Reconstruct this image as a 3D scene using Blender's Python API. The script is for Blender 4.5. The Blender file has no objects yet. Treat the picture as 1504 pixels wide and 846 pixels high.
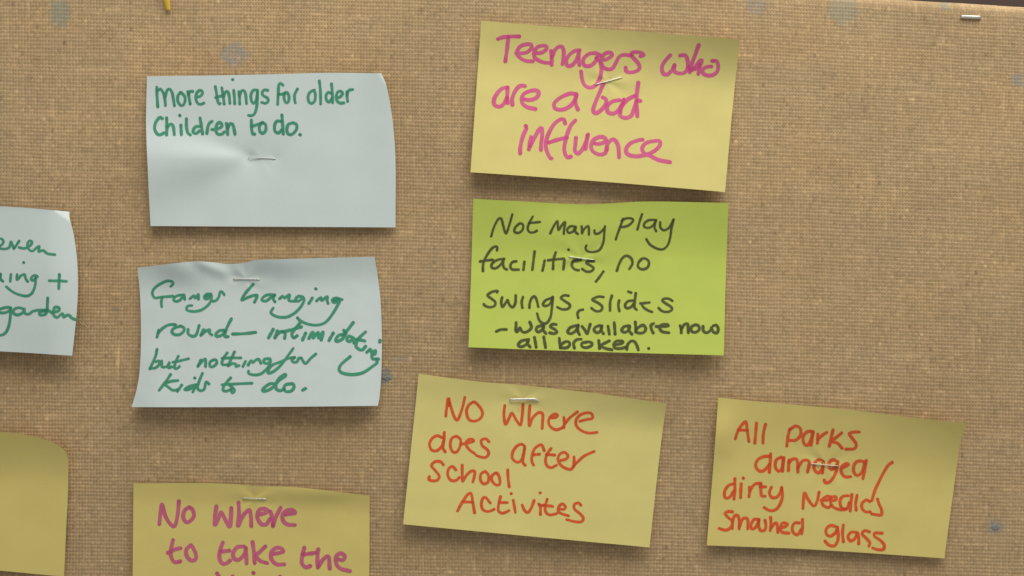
import bpy, math, random
import numpy as np
from mathutils import Vector

# ------------------------------------------------------------------ camera, light, exposure
S = 0.127 / 375.0            # metres per board unit (a sticky note is 375 units = 127 mm wide)
CX, CY = 752.0, 423.0        # board unit facing the lens
DIST = 0.55                  # lens to board
scn = bpy.context.scene
col = scn.collection

cam_d = bpy.data.cameras.new('camera'); cam = bpy.data.objects.new('camera', cam_d); col.objects.link(cam)
cam.location = (0, -DIST, 0); cam.rotation_euler = (math.radians(90), 0, 0)
cam_d.sensor_width = 36; cam_d.lens = 36 * DIST / (1504 * S)
cam_d.clip_start = 0.01; cam_d.clip_end = 20
scn.camera = cam

world = bpy.data.worlds.new('World'); scn.world = world; world.use_nodes = True
bg = world.node_tree.nodes['Background']
bg.inputs['Color'].default_value = (0.98, 0.98, 1.0, 1); bg.inputs['Strength'].default_value = 0.30

def area(name, loc, target, sx, sy, power, colr):
    d = bpy.data.lights.new(name, 'AREA'); d.shape = 'RECTANGLE'; d.size = sx; d.size_y = sy
    d.energy = power; d.color = colr
    o = bpy.data.objects.new(name, d); col.objects.link(o); o.location = loc
    v = Vector(target) - Vector(loc); o.rotation_euler = v.to_track_quat('-Z', 'Y').to_euler()
    return o
area('ceiling_light', (0.28, -0.50, 0.98), (0.02, 0, 0.0), 1.15, 0.60, 13.2, (1.0, 0.985, 0.95))
scn.view_settings.view_transform = 'Standard'; scn.view_settings.look = 'None'
scn.view_settings.exposure = 0.04; scn.view_settings.gamma = 1.0; scn.view_settings.use_curve_mapping = False
scn.render.engine = 'CYCLES'
scn.render.film_transparent = False

rng = np.random.default_rng(7); random.seed(7)

# ------------------------------------------------------------------ helpers
def pos(x, y, h):
    """board units x (right), y (down) and lift h in metres off the board -> metres"""
    k = (DIST - h) / DIST                       # measured outline of a lifted sheet, brought to its own depth
    return np.stack([(x - CX) * S * k, -h * np.ones_like(x), (CY - y) * S * k], -1)

def tag(o, label=None, cat=None, group=None, kind=None):
    if label: o['label'] = label
    if cat: o['category'] = cat
    if group: o['group'] = group
    if kind: o['kind'] = kind
    return o

def empty(name, loc):
    o = bpy.data.objects.new(name, None); col.objects.link(o); o.location = loc; o.empty_display_size = 0.01
    return o

def mesh_np(name, verts, quads, mat, parent=None, smooth=True, color=None, cname='tint'):
    verts = np.asarray(verts, dtype=np.float32).reshape(-1, 3)
    if parent is not None: verts = verts - np.array(parent.location, dtype=np.float32)
    quads = np.asarray(quads, dtype=np.int32).reshape(-1, 4)
    me = bpy.data.meshes.new(name)
    me.vertices.add(len(verts)); me.vertices.foreach_set('co', verts.ravel())
    me.loops.add(quads.size); me.loops.foreach_set('vertex_index', quads.ravel())
    me.polygons.add(len(quads)); me.polygons.foreach_set('loop_start', np.arange(0, quads.size, 4, dtype=np.int32))
    me.update(calc_edges=True)
    if smooth: me.polygons.foreach_set('use_smooth', np.ones(len(quads), dtype=bool))
    if color is not None:
        a = me.color_attributes.new(cname, 'FLOAT_COLOR', 'POINT')
        a.data.foreach_set('color', np.asarray(color, dtype=np.float32).ravel())
    me.materials.append(mat)
    o = bpy.data.objects.new(name, me); col.objects.link(o)
    if parent is not None: o.parent = parent
    return o

def grid_quads(nx, ny, off=0, flip=False):
    i, j = np.meshgrid(np.arange(nx - 1), np.arange(ny - 1))
    a = (j * nx + i).ravel() + off
    q = np.stack([a, a + 1, a + nx + 1, a + nx], -1)
    return q[:, ::-1] if flip else q

def vnoise(x, y, sx, sy, seed):
    """smooth value noise over board units, -1..1"""
    r = np.random.default_rng(seed); G = r.uniform(-1, 1, (64, 64))
    u = x / sx + 17.3; v = y / sy + 9.1
    i = np.floor(u).astype(int); j = np.floor(v).astype(int); fu = u - i; fv = v - j
    fu = fu * fu * (3 - 2 * fu); fv = fv * fv * (3 - 2 * fv)
    g = lambda a, b: G[b % 64, a % 64]
    return (g(i, j) * (1 - fu) + g(i + 1, j) * fu) * (1 - fv) + (g(i, j + 1) * (1 - fu) + g(i + 1, j + 1) * fu) * fv

def sstep(a, b, x):
    t = np.clip((x - a) / (b - a), 0, 1); return t * t * (3 - 2 * t)

# ------------------------------------------------------------------ materials
def new_mat(name):
    m = bpy.data.materials.new(name); m.use_nodes = True
    nt = m.node_tree; return m, nt, nt.nodes['Principled BSDF']

def fabric_mat():
    m, nt, p = new_mat('hessian'); N = nt.nodes.new; L = nt.links.new
    at = N('ShaderNodeAttribute'); at.attribute_name = 'tint'
    tc = N('ShaderNodeTexCoord')
    mp = N('ShaderNodeMapping'); mp.inputs['Scale'].default_value = (1, 1, 1); L(tc.outputs['Object'], mp.inputs['Vector'])
    nz = N('ShaderNodeTexNoise'); nz.inputs['Scale'].default_value = 1500; nz.inputs['Detail'].default_value = 3
    L(mp.outputs['Vector'], nz.inputs['Vector'])
    mr = N('ShaderNodeMapRange'); mr.inputs['From Min'].default_value = .3; mr.inputs['From Max'].default_value = .7
    mr.inputs['To Min'].default_value = .86; mr.inputs['To Max'].default_value = 1.12
    L(nz.outputs['Fac'], mr.inputs['Value'])
    mx = N('ShaderNodeMix'); mx.data_type = 'RGBA'; mx.blend_type = 'MULTIPLY'; mx.inputs['Factor'].default_value = 1
    L(at.outputs['Color'], mx.inputs[6]); L(mr.outputs['Result'], mx.inputs[7]); L(mx.outputs[2], p.inputs['Base Color'])
    bp = N('ShaderNodeBump'); bp.inputs['Strength'].default_value = .35; bp.inputs['Distance'].default_value = 0.0002
    L(nz.outputs['Fac'], bp.inputs['Height']); L(bp.outputs['Normal'], p.inputs['Normal'])
    p.inputs['Roughness'].default_value = .88; p.inputs['Specular IOR Level'].default_value = .25
    p.inputs['Sheen Weight'].default_value = .15; p.inputs['Sheen Roughness'].default_value = .6
    return m

def paper_mat(name, c, mottle=.03):
    m, nt, p = new_mat(name); N = nt.nodes.new; L = nt.links.new
    tc = N('ShaderNodeTexCoord')
    nz = N('ShaderNodeTexNoise'); nz.inputs['Scale'].default_value = 45; nz.inputs['Detail'].default_value = 4
    L(tc.outputs['Object'], nz.inputs['Vector'])
    n2 = N('ShaderNodeTexNoise'); n2.inputs['Scale'].default_value = 2600; n2.inputs['Detail'].default_value = 4
    L(tc.outputs['Object'], n2.inputs['Vector'])
    rp = N('ShaderNodeValToRGB'); e = rp.color_ramp.elements
    e[0].position = .3; e[1].position = .7
    e[0].color = (*[v * (1 - mottle) for v in c], 1); e[1].color = (*[min(1, v * (1 + mottle)) for v in c], 1)
    L(nz.outputs['Fac'], rp.inputs['Fac'])
    mr = N('ShaderNodeMapRange'); mr.inputs['From Min'].default_value = .3; mr.inputs['From Max'].default_value = .7
    mr.inputs['To Min'].default_value = .965; mr.inputs['To Max'].default_value = 1.03; L(n2.outputs['Fac'], mr.inputs['Value'])
    mx = N('ShaderNodeMix'); mx.data_type = 'RGBA'; mx.blend_type = 'MULTIPLY'; mx.inputs['Factor'].default_value = 1
    L(rp.outputs['Color'], mx.inputs[6]); L(mr.outputs['Result'], mx.inputs[7]); L(mx.outputs[2], p.inputs['Base Color'])
    bp = N('ShaderNodeBump'); bp.inputs['Strength'].default_value = .12; bp.inputs['Distance'].default_value = 0.0001
    L(n2.outputs['Fac'], bp.inputs['Height']); L(bp.outputs['Normal'], p.inputs['Normal'])
    p.inputs['Roughness'].default_value = .82; p.inputs['Specular IOR Level'].default_value = .22
    return m

def ink_mat(name, light, dark):
    """felt-tip ink: density in the attribute (more where strokes cross), soft bleed at the rim"""
    m, nt, p = new_mat(name); N = nt.nodes.new; L = nt.links.new
    at = N('ShaderNodeAttribute'); at.attribute_name = 'tint'
    sp = N('ShaderNodeSeparateColor'); L(at.outputs['Color'], sp.inputs['Color'])
    mx = N('ShaderNodeMix'); mx.data_type = 'RGBA'
    mx.inputs[6].default_value = (*light, 1); mx.inputs[7].default_value = (*dark, 1)
    L(sp.outputs['Green'], mx.inputs[0]); L(mx.outputs[2], p.inputs['Base Color'])
    p.inputs['Roughness'].default_value = .6; p.inputs['Specular IOR Level'].default_value = .3
    tr = N('ShaderNodeBsdfTransparent'); ms = N('ShaderNodeMixShader')
    L(sp.outputs['Red'], ms.inputs[0]); L(tr.outputs[0], ms.inputs[1]); L(p.outputs[0], ms.inputs[2])
    L(ms.outputs[0], nt.nodes['Material Output'].inputs['Surface'])
    return m

def plain_mat(name, c, rough=.7, metal=0.0, spec=.4):
    m, nt, p = new_mat(name); N = nt.nodes.new; L = nt.links.new
    tc = N('ShaderNodeTexCoord'); nz = N('ShaderNodeTexNoise'); nz.inputs['Scale'].default_value = 900; nz.inputs['Detail'].default_value = 3
    L(tc.outputs['Object'], nz.inputs['Vector'])
    rp = N('ShaderNodeValToRGB'); e = rp.color_ramp.elements; e[0].position = .3; e[1].position = .7
    e[0].color = (*[v * .93 for v in c], 1); e[1].color = (*[min(1, v * 1.04) for v in c], 1)
    L(nz.outputs['Fac'], rp.inputs['Fac']); L(rp.outputs['Color'], p.inputs['Base Color'])
    p.inputs['Roughness'].default_value = rough; p.inputs['Metallic'].default_value = metal
    p.inputs['Specular IOR Level'].default_value = spec
    return m

M_FAB = fabric_mat()
M_FIBRE = plain_mat('jute_fibre', (.60, .45, .25), .8)
M_PANEL = plain_mat('fibreboard', (.16, .11, .07), .9)
M_WALL = plain_mat('dark_wall', (.075, .045, .035), .8)
M_STEEL = plain_mat('staple_wire', (.80, .79, .70), .40, .9)
M_PUTTY = plain_mat('putty', (.27, .28, .25), .85)
M_STRIP = plain_mat('yellow_strip', (.78, .52, .05), .7)
WHITE = paper_mat('pale_blue_white_paper', (.675, .755, .705), .02)
YEL = paper_mat('yellow_paper', (.80, .69, .240), .025)
YEL2 = paper_mat('yellow_paper_duller', (.75, .62, .195), .025)
GRN = paper_mat('lime_paper', (.60, .70, .125), .03)
I_GREEN = ink_mat('green_ink', (.065, .37, .205), (.025, .25, .13))
I_PINK = ink_mat('pink_ink', (.84, .150, .34), (.74, .055, .26))
I_PINKD = ink_mat('dusky_pink_ink', (.72, .16, .27), (.56, .08, .19))
I_RED = ink_mat('red_ink', (.88, .125, .030), (.72, .060, .016))
I_BLACK = ink_mat('black_ink', (.105, .115, .040), (.055, .060, .022))

# ------------------------------------------------------------------ hessian covered board
PX, PY = 4.42, 5.45          # thread spacing in board units
def top_edge(x): return -49.0 + 0.0105 * x + 0.0000185 * x * x      # rows run slightly downhill to the right
SLOPE0 = 0.0105
def row_drop(x): return 0.0105 * x + 0.0000105 * x * x

def build_board():
    root = empty('display_board', (0, 0.006, 0))
    tag(root, 'display board covered in brown hessian, its top edge showing at the upper right corner', 'display board')
    x0, x1 = -190.0, 1694.0
    k = 3
    ncol = int((x1 - x0) / PX); nrow = int(1090 / PY)
    nx, ny = ncol * k + 1, nrow * k + 1
    iu = np.arange(nx) / k; jv = np.arange(ny) / k
    U, V = np.meshgrid(iu, jv)
    # distance down from the folded edge, in board units (the first rows wrap over the top)
    xb = x0 + U * PX; D = V * PY - 34.0
    wobx = 1.5 * vnoise(xb, D, 300, 120, 1) + .5 * vnoise(xb, D, 30, 60, 2) + .35 * vnoise(xb, D, 6, 22, 11)
    woby = 1.5 * vnoise(xb, D, 160, 300, 3) + .5 * vnoise(xb, D, 60, 30, 4) + .45 * vnoise(xb, D, 24, 7, 12)
    X = xb + wobx
    # weave
    cc = np.floor(U).astype(int); rr = np.floor(V).astype(int)
    du = U - np.floor(U) - .5; dv = V - np.floor(V) - .5
    r = np.random.default_rng(3)
    ww = .425 + r.uniform(-.03, .03, ncol + 2); wf = .435 + r.uniform(-.03, .03, nrow + 2)
    cc = np.clip(cc, 0, ncol); rr = np.clip(rr, 0, nrow)
    slubw = .035 * vnoise(xb * 31.7, D, PX, 26, 5); slubf = .035 * vnoise(xb, D * 17.3, 32, PY, 6)
    Ww = ww[cc] + slubw; Wf = wf[rr] + slubf
    amp = .23
    hw = amp * np.cos(math.pi * dv) * np.where((cc + rr) % 2 == 0, 1, -1)
    hf = -amp * np.cos(math.pi * du) * np.where((cc + rr) % 2 == 0, 1, -1)
    qw = 1 - (du / (Ww + .03)) ** 2; qf = 1 - (dv / (Wf + .03)) ** 2
    Hw = np.where(qw > 0, hw + .23 * np.sqrt(np.clip(qw, 0, 1)), -.4)
    Hf = np.where(qf > 0, hf + .23 * np.sqrt(np.clip(qf, 0, 1)), -.4)
    H = np.maximum(np.maximum(Hw, Hf), -.22)
    weft_top = Hf > Hw
    H = H + .04 * vnoise(xb, D, 9, 9, 8) + .02 * vnoise(xb, D, 70, 60, 9)
    H = H * 0.001 * .78
    # colour of the jute
    tw = 1 + .022 * r.standard_normal(ncol + 2); tf = 1 + .025 * r.standard_normal(nrow + 2)
    cg = 1 + .06 * r.standard_normal((nrow + 2, ncol + 2)) + .28 * (r.random((nrow + 2, ncol + 2)) < .006) - .25 * (r.random((nrow + 2, ncol + 2)) < .005)
    for _ in range(170):                                     # slubs: a few centimetres of thicker, paler yarn
        a, b, n = r.integers(0, nrow), r.integers(0, ncol - 12), r.integers(3, 11)
        cg[a, b:b + n] += .16
    for _ in range(110):
        a, b, n = r.integers(0, nrow - 10), r.integers(0, ncol), r.integers(3, 9)
        cg[a:a + n, b] += .15
    cell = cg[rr, cc]
    tone = cell * np.where(weft_top, tf[rr] * (1 + .06 * vnoise(xb, D * 3, 26, 13, 21)) * 1.03,
                    tw[cc] * (1 + .06 * vnoise(xb * 3, D, 11, 24, 22)) * .99)
    big = 1 + .05 * vnoise(xb, D, 130, 100, 23) + .04 * vnoise(xb, D, 40, 34, 24)
    deep = sstep(.16, -.10, H / .00078)                       # between the threads the backing shows
    cst = .56 + .22 * vnoise(xb, D, 150, 110, 25)
    base = np.array([.528, .359, .178]); dk = np.array([.245, .150, .070])
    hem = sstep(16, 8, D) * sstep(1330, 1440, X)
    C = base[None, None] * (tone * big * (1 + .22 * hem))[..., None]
    warm = vnoise(xb, D, 60, 45, 26)[..., None] * np.array([.02, 0, -.03])
    C = C * (1 + warm)
    C = C * (1 - deep[..., None] * cst[..., None]) + dk * deep[..., None] * cst[..., None]
    # place in board units
    t_edge = top_edge(X)
    Y = t_edge + D + woby + (row_drop(X) - row_drop(700.) - (t_edge - top_edge(700.))) * sstep(0, 300, D)
    Rr = 12.0                                                # radius of the fold over the top edge
    ang = np.clip((Rr * 1.2 - D) / Rr, 0, math.pi / 2)
    over = np.clip((Rr * 1.2 - D) - Rr * math.pi / 2, 0, None)
    Yd = np.where(D < Rr * 1.2, t_edge + Rr - Rr * np.sin(ang) + woby * .4, Y)
    Zd = np.where(D < Rr * 1.2, (-Rr + Rr * np.cos(ang) - over) * S, 0.0)
    P = np.stack([(X - CX) * S, np.zeros_like(X), (CY - Yd) * S], -1)
    ny_ = np.cos(ang); nz_ = np.sin(ang)
    P[..., 1] = -(Zd + H * ny_); P[..., 2] += H * nz_
    # old putty and paint marks rubbed into the cloth
    spot = r.random((nrow + 2, ncol + 2))
    def stain(cx, cy, rx, ry, c, s, ring=0):
        nonlocal C
        wob = 1 + .28 * vnoise(X * 4, Yd * 4, 18, 18, int(cx)) + .9 * (spot[rr, cc] - .5) * .32
        d = np.sqrt(((X - cx) / rx) ** 2 + ((Yd - cy) / ry) ** 2) * wob
        a = sstep(1.15, .72, d) * s
        if ring: a = a * (1 - ring * sstep(.75, .25, d))
        a = a * (.62 + .5 * spot[rr, cc]) * (.55 + .45 * sstep(-.0001, .0002, H))
        C = C * (1 - a[..., None]) + np.array(c) * a[..., None]
    stain(88, 20, 15, 22, (.31, .325, .225), .82)
    stain(345, 80, 20, 16, (.35, .335, .285), .85, .3)
    stain(1240, 14, 24, 22, (.36, .36, .26), .6)
    stain(1110, 8, 16, 14, (.36, .34, .28), .5)
    stain(1494, 118, 9, 10, (.33, .33, .29), .7)
    stain(1462, 774, 13, 11, (.29, .295, .25), .6)
    stain(566, 552, 11, 12, (.27, .28, .24), .8)
    stain(585, 527, 16, 5, (.40, .38, .30), .4)
    stain(169, 454, 5, 4, (.20, .19, .16), .55)
    stain(1388, 8, 8, 6, (.33, .34, .27), .6)
    stain(60, 205, 8, 6, (.33, .26, .17), .25)
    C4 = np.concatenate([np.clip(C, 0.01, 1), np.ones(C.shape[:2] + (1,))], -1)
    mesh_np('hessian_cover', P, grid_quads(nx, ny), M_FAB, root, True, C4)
    # loose jute hairs
    V = []; Q = []
    for _ in range(900):
        px, py = r.uniform(-40, 1540), r.uniform(10, 890); a = r.uniform(0, 2 * math.pi); L = r.uniform(5, 17); cu = r.uniform(-1.6, 1.6)
        w = r.uniform(.14, .28); n0 = len(V); z = r.uniform(.45, .65); zz = r.uniform(.1, 1.1)
        for k in range(6):
            f = k / 5; aa = a + cu * f
            qx, qy = px + L * f * math.cos(a + cu * f / 2), py + L * f * math.sin(a + cu * f / 2)
            h = (z + zz * math.sin(math.pi * f)) * .001
            for sx, sh in ((-1, 0), (1, 0), (0, 1)):
                V.append(((qx - math.sin(aa) * w * sx - CX) * S, -h - sh * w * S * 1.5, (CY - qy - math.cos(aa) * w * sx) * S))
        for k in range(5):
            for e in range(3): Q.append((n0 + k * 3 + e, n0 + k * 3 + 3 + e, n0 + k * 3 + 3 + (e + 1) % 3, n0 + k * 3 + (e + 1) % 3))
    fz = mesh_np('loose_fibres', V, Q, M_FIBRE, root, True); fz['kind'] = 'stuff'
    # fibreboard core behind the cloth
    ex = np.array([x0 + 4, x1 - 4]); zt = (CY - (top_edge(ex) + 5)) * S; zb = (CY - 1040) * S
    v = []
    for yy in (.0009, .0125):
        v += [((ex[0] - CX) * S, yy, zb), ((ex[1] - CX) * S, yy, zb), ((ex[1] - CX) * S, yy, zt[1]), ((ex[0] - CX) * S, yy, zt[0])]
    q = [(0, 1, 2, 3), (7, 6, 5, 4), (0, 4, 5, 1), (1, 5, 6, 2), (2, 6, 7, 3), (3, 7, 4, 0)]
    # the curved top edge sags below a straight line, so follow it
    xs = np.linspace(x0 + 4, x1 - 4, 40); zt = (CY - (top_edge(xs) + 9)) * S; v = []
    for a, z in zip(xs, zt):
        X_ = (a - CX) * S; v += [(X_, .0009, z), (X_, .0009, zb), (X_, .0125, zb), (X_, .0125, z)]
    q = [(0, 1, 2, 3), (156, 159, 158, 157)]
    for i in range(39):
        b = i * 4
        for f in range(4): q.append((b + f, b + 4 + f, b + 4 + (f + 1) % 4, b + (f + 1) % 4))
    mesh_np('board_panel', v, q, M_PANEL, root, False)
build_board()

def build_wall():
    v = [(-1.6, .09, -1.2), (1.6, .09, -1.2), (1.6, .09, 1.2), (-1.6, .09, 1.2),
         (-1.6, .14, -1.2), (1.6, .14, -1.2), (1.6, .14, 1.2), (-1.6, .14, 1.2)]
    q = [(0, 1, 2, 3), (7, 6, 5, 4), (0, 4, 5, 1), (1, 5, 6, 2), (2, 6, 7, 3), (3, 7, 4, 0)]
    o = mesh_np('wall', v, q, M_WALL, None, False); tag(o, kind='structure')
build_wall()

# ------------------------------------------------------------------ sticky notes
def curve_pts(pts, n, smooth=True):
    """resample a polyline to n points by arc length, rounded through its points"""
    P = np.array(pts, float)
    if len(P) > 2 and smooth:
        Q = []
        E = np.vstack([2 * P[0] - P[1], P, 2 * P[-1] - P[-2]])
        for i in range(1, len(E) - 2):
            p0, p1, p2, p3 = E[i - 1:i + 3]
            for t in np.linspace(0, 1, 10, endpoint=False):
                Q.append(.5 * (2 * p1 + (p2 - p0) * t + (2 * p0 - 5 * p1 + 4 * p2 - p3) * t * t + (3 * p1 - p0 - 3 * p2 + p3) * t ** 3))
        Q.append(P[-1]); P = np.array(Q)
    d = np.r_[0, np.cumsum(np.hypot(*np.diff(P, axis=0).T))]
    s = np.linspace(0, d[-1], n)
    return np.stack([np.interp(s, d, P[:, 0]), np.interp(s, d, P[:, 1])], -1)

def coons(top, bot, left, right, nu, nv):
    T, B = curve_pts(top, nu), curve_pts(bot, nu); Lc, R = curve_pts(left, nv), curve_pts(right, nv)
    u = np.linspace(0, 1, nu)[None, :, None]; v = np.linspace(0, 1, nv)[:, None, None]
    return ((1 - v) * T[None] + v * B[None] + (1 - u) * Lc[:, None] + u * R[:, None]
            - ((1 - u) * (1 - v) * T[0] + u * (1 - v) * T[-1] + (1 - u) * v * B[0] + u * v * B[-1]))

def parse(strokes):
    out = []
    for s in strokes.split('|'):
        out.append([tuple(float(a) for a in p.split(',')) for p in s.split()])
    return out

def smooth_stroke(P):
    if len(P) == 1: return np.array([P[0], (P[0][0] + .3, P[0][1] + .3)])
    P = np.array(P, float)
    if len(P) == 2: return np.linspace(P[0], P[1], 8)
    E = np.vstack([2 * P[0] - P[1], P, 2 * P[-1] - P[-2]]); Q = []
    for i in range(1, len(E) - 2):
        p0, p1, p2, p3 = E[i - 1:i + 3]
        n = max(3, int(np.hypot(*(p2 - p1)) / 1.6))
        for t in np.linspace(0, 1, n, endpoint=False):
            Q.append(.5 * (2 * p1 + (p2 - p0) * t + (2 * p0 - 5 * p1 + 4 * p2 - p3) * t * t + (3 * p1 - p0 - 3 * p2 + p3) * t ** 3))
    Q.append(P[-1]); return np.array(Q)

INK_STEP = .55
def ink_word(name, strokes, width, hfun, lift, mat, parent, clipfun=None, seed=0):
    curves = [smooth_stroke(p) for p in strokes]
    dots = [len(p) == 1 for p in strokes]
    allp = np.vstack(curves); m = width
    x0, y0 = allp.min(0) - m; x1, y1 = allp.max(0) + m
    nx = int((x1 - x0) / INK_STEP) + 2; ny = int((y1 - y0) / INK_STEP) + 2
    gx = x0 + np.arange(nx) * INK_STEP; gy = y0 + np.arange(ny) * INK_STEP
    A = np.zeros((ny, nx)); Dn = np.zeros((ny, nx)); cnt = np.zeros((ny, nx))
    r = np.random.default_rng(seed + 100)
    for c, isdot in zip(curves, dots):
        a0, b0 = c.min(0) - m; a1, b1 = c.max(0) + m
        i0, i1 = np.searchsorted(gx, [a0, a1]); j0, j1 = np.searchsorted(gy, [b0, b1])
        X, Y = np.meshgrid(gx[i0:i1], gy[j0:j1])
        best = np.full(X.shape, 1e9); bt = np.zeros(X.shape)
        n = len(c) - 1
        for k in range(n):
            p, q = c[k], c[k + 1]; d = q - p; L2 = (d ** 2).sum() + 1e-9
            t = np.clip(((X - p[0]) * d[0] + (Y - p[1]) * d[1]) / L2, 0, 1)
            dd = np.hypot(X - p[0] - t * d[0], Y - p[1] - t * d[1])
            w = dd < best; best = np.where(w, dd, best); bt = np.where(w, (k + t) / n, bt)
        ph = r.uniform(0, 6)
        hw = width * .5 * (1.0 + .07 * np.sin(bt * 9 + ph) + .05 * vnoise(X, Y, 3, 3, seed + 5))
        if isdot: hw = hw * 1.02
        a = sstep(.55, -.65, best - hw)
        A[j0:j1, i0:i1] = 1 - (1 - A[j0:j1, i0:i1]) * (1 - a)
        cnt[j0:j1, i0:i1] += sstep(.4, -.8, best - hw)
        endb = np.exp(-np.minimum(bt, 1 - bt) * n * 1.6 / (width * .6))
        rim = sstep(-1.5, 0, best - hw)
        Dn[j0:j1, i0:i1] = np.maximum(Dn[j0:j1, i0:i1], a * (.10 + .55 * endb * (.6 if not isdot else 1.4) + .22 * rim))
    X, Y = np.meshgrid(gx, gy)
    D = np.clip(Dn + .45 * np.clip(cnt - 1, 0, 1.5) + .22 * vnoise(X, Y, 14, 9, seed) + .12 * vnoise(X, Y, 2.5, 2.5, seed + 3), 0, 1)
    A = A * (.87 + .08 * vnoise(X, Y, 8, 8, seed + 9) + .06 * vnoise(X, Y, 1.6, 1.6, seed + 19))
    if clipfun is not None: A = A * clipfun(X, Y)
    H = hfun(X, Y) + lift
    V = pos(X, Y, H).reshape(-1, 3)
    q = grid_quads(nx, ny)
    keep = A.ravel()[q].max(1) > .02; q = q[keep]
    used, inv = np.unique(q.ravel(), return_inverse=True)
    colr = np.stack([A.ravel(), D.ravel(), np.zeros(A.size), np.ones(A.size)], -1)[used]
    o = mesh_np('written_word', V[used], inv.reshape(-1, 4), mat, parent, True, colr)
    o['label'] = name
    return o

def local(TL, TR, BL):
    TL, TR, BL = map(np.array, (TL, TR, BL)); a = TR - TL; b = BL - TL
    Mi = np.linalg.inv(np.array([[a[0], b[0]], [a[1], b[1]]], float))
    def f(x, y):
        dx, dy = x - TL[0], y - TL[1]
        return Mi[0, 0] * dx + Mi[0, 1] * dy, Mi[1, 0] * dx + Mi[1, 1] * dy
    return f

def sticky_note(label, mat, inkmat, top, bot, left, right, hfun, words, nu=150, nv=94):
    G = coons(top, bot, left, right, nu, nv)
    X, Y = G[..., 0], G[..., 1]
    hf = lambda x, y: (BASE + hfun(x, y)) * .001 
    c = G.reshape(-1, 2).mean(0)
    root = empty('sticky_note', ((c[0] - CX) * S, -0.001, (CY - c[1]) * S))
    tag(root, label, 'sticky note', 'sticky notes stapled to the hessian board')
    H = hf(X, Y)
    F = pos(X, Y, H); Bk = pos(X, Y, H - .00013)
    n = nu * nv
    q = [grid_quads(nu, nv, 0, True), grid_quads(nu, nv, n, False)]
    idx = np.arange(n).reshape(nv, nu)
    loop = np.r_[idx[0, :], idx[1:, -1], idx[-1, -2::-1], idx[-2:0:-1, 0]]
    nxt = np.roll(loop, -1)
    q.append(np.stack([loop, nxt, nxt + n, loop + n], -1))
    o = mesh_np('paper', np.vstack([F.reshape(-1, 3), Bk.reshape(-1, 3)]), np.vstack(q), mat, root, True)
    # crisp paper edges
    me = o.data; me.update()
    sm = np.ones(len(me.polygons), bool); sm[-len(loop):] = False; me.polygons.foreach_set('use_smooth', sm)
    me.set_sharp_from_angle(angle=math.radians(60))
    for i, (w, width, parts) in enumerate(words):
        st = []
        for (ox, oy), s in parts:
            st += [[(ox + a / 8, oy + b / 8) for a, b in p] for p in parse(s)]
        ink_word(w, st, width, hf, .00005 + .00001 * (i % 5), inkmat, root, None, seed=i * 7 + abs(int(c[0])))
    return root, hf
BASE = .75     # mm, the sheet rests on the crests of the weave

def bump(x, y, cx, cy, rx, ry, rot=0):
    c, s = math.cos(rot), math.sin(rot); dx, dy = x - cx, y - cy
    return np.exp(-(((dx * c + dy * s) / rx) ** 2 + ((-dx * s + dy * c) / ry) ** 2))
def up(x, k=.045): return k * np.logaddexp(0, x / k)
def pucker(x, y, cx, cy, n, ph, a=.22, r0=16):
    rr = np.hypot(x - cx, y - cy); th = np.arctan2(y - cy, x - cx)
    return a * np.sin(n * th + ph + rr / 60) * (rr / r0) * np.exp(1 - rr / r0) * (.7 + .3 * np.sin(2 * th + ph))
def pin(x, y, cx, cy, r): return 1 - np.exp(-np.hypot(x - cx, y - cy) / r)

# --- A: white, "more things for older Children to do."
A1, A2 = (222, 112), (380, 112)
locA = local((216, 112), (570, 108), (220, 332))
def hA(x, y):
    s, t = locA(x, y)
    h = 1.2 + 2.4 * np.clip(t, 0, 2) ** 1.6 * (1 - .3 * s) + .6 * (1 - t) ** 2
    # fold that runs out to the left from the staple
    d = np.clip((362 - x) / 150, 0, 1); yy = y - 232 - (362 - x) * .02
    w = (7 + 46 * d) * np.where(yy < 0, .75, 1.25)
    h = h + 6.8 * d ** .8 * (1 - .50 * d) * np.exp(-(yy / w) ** 2) * sstep(1.2, 1.0, (362 - x) / 170 * .9)
    h = h + 1.6 * sstep(.86, 1.02, s) * (1 - t)
    h = h * (.25 + .75 * pin(x, y, 368, 231, 18)) * (.6 + .4 * pin(x, y, 404, 233, 10))
    h = h + pucker(x, y, 384, 232, 5, .5, .07)
    cr = (x - 562) * .80 - (y - 118) * .50                   # dog-eared corner, pressed back
    return np.maximum(h - .10 * np.clip(cr, 0, 30), .1) + .12 * vnoise(x, y, 60, 45, 31)
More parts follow.
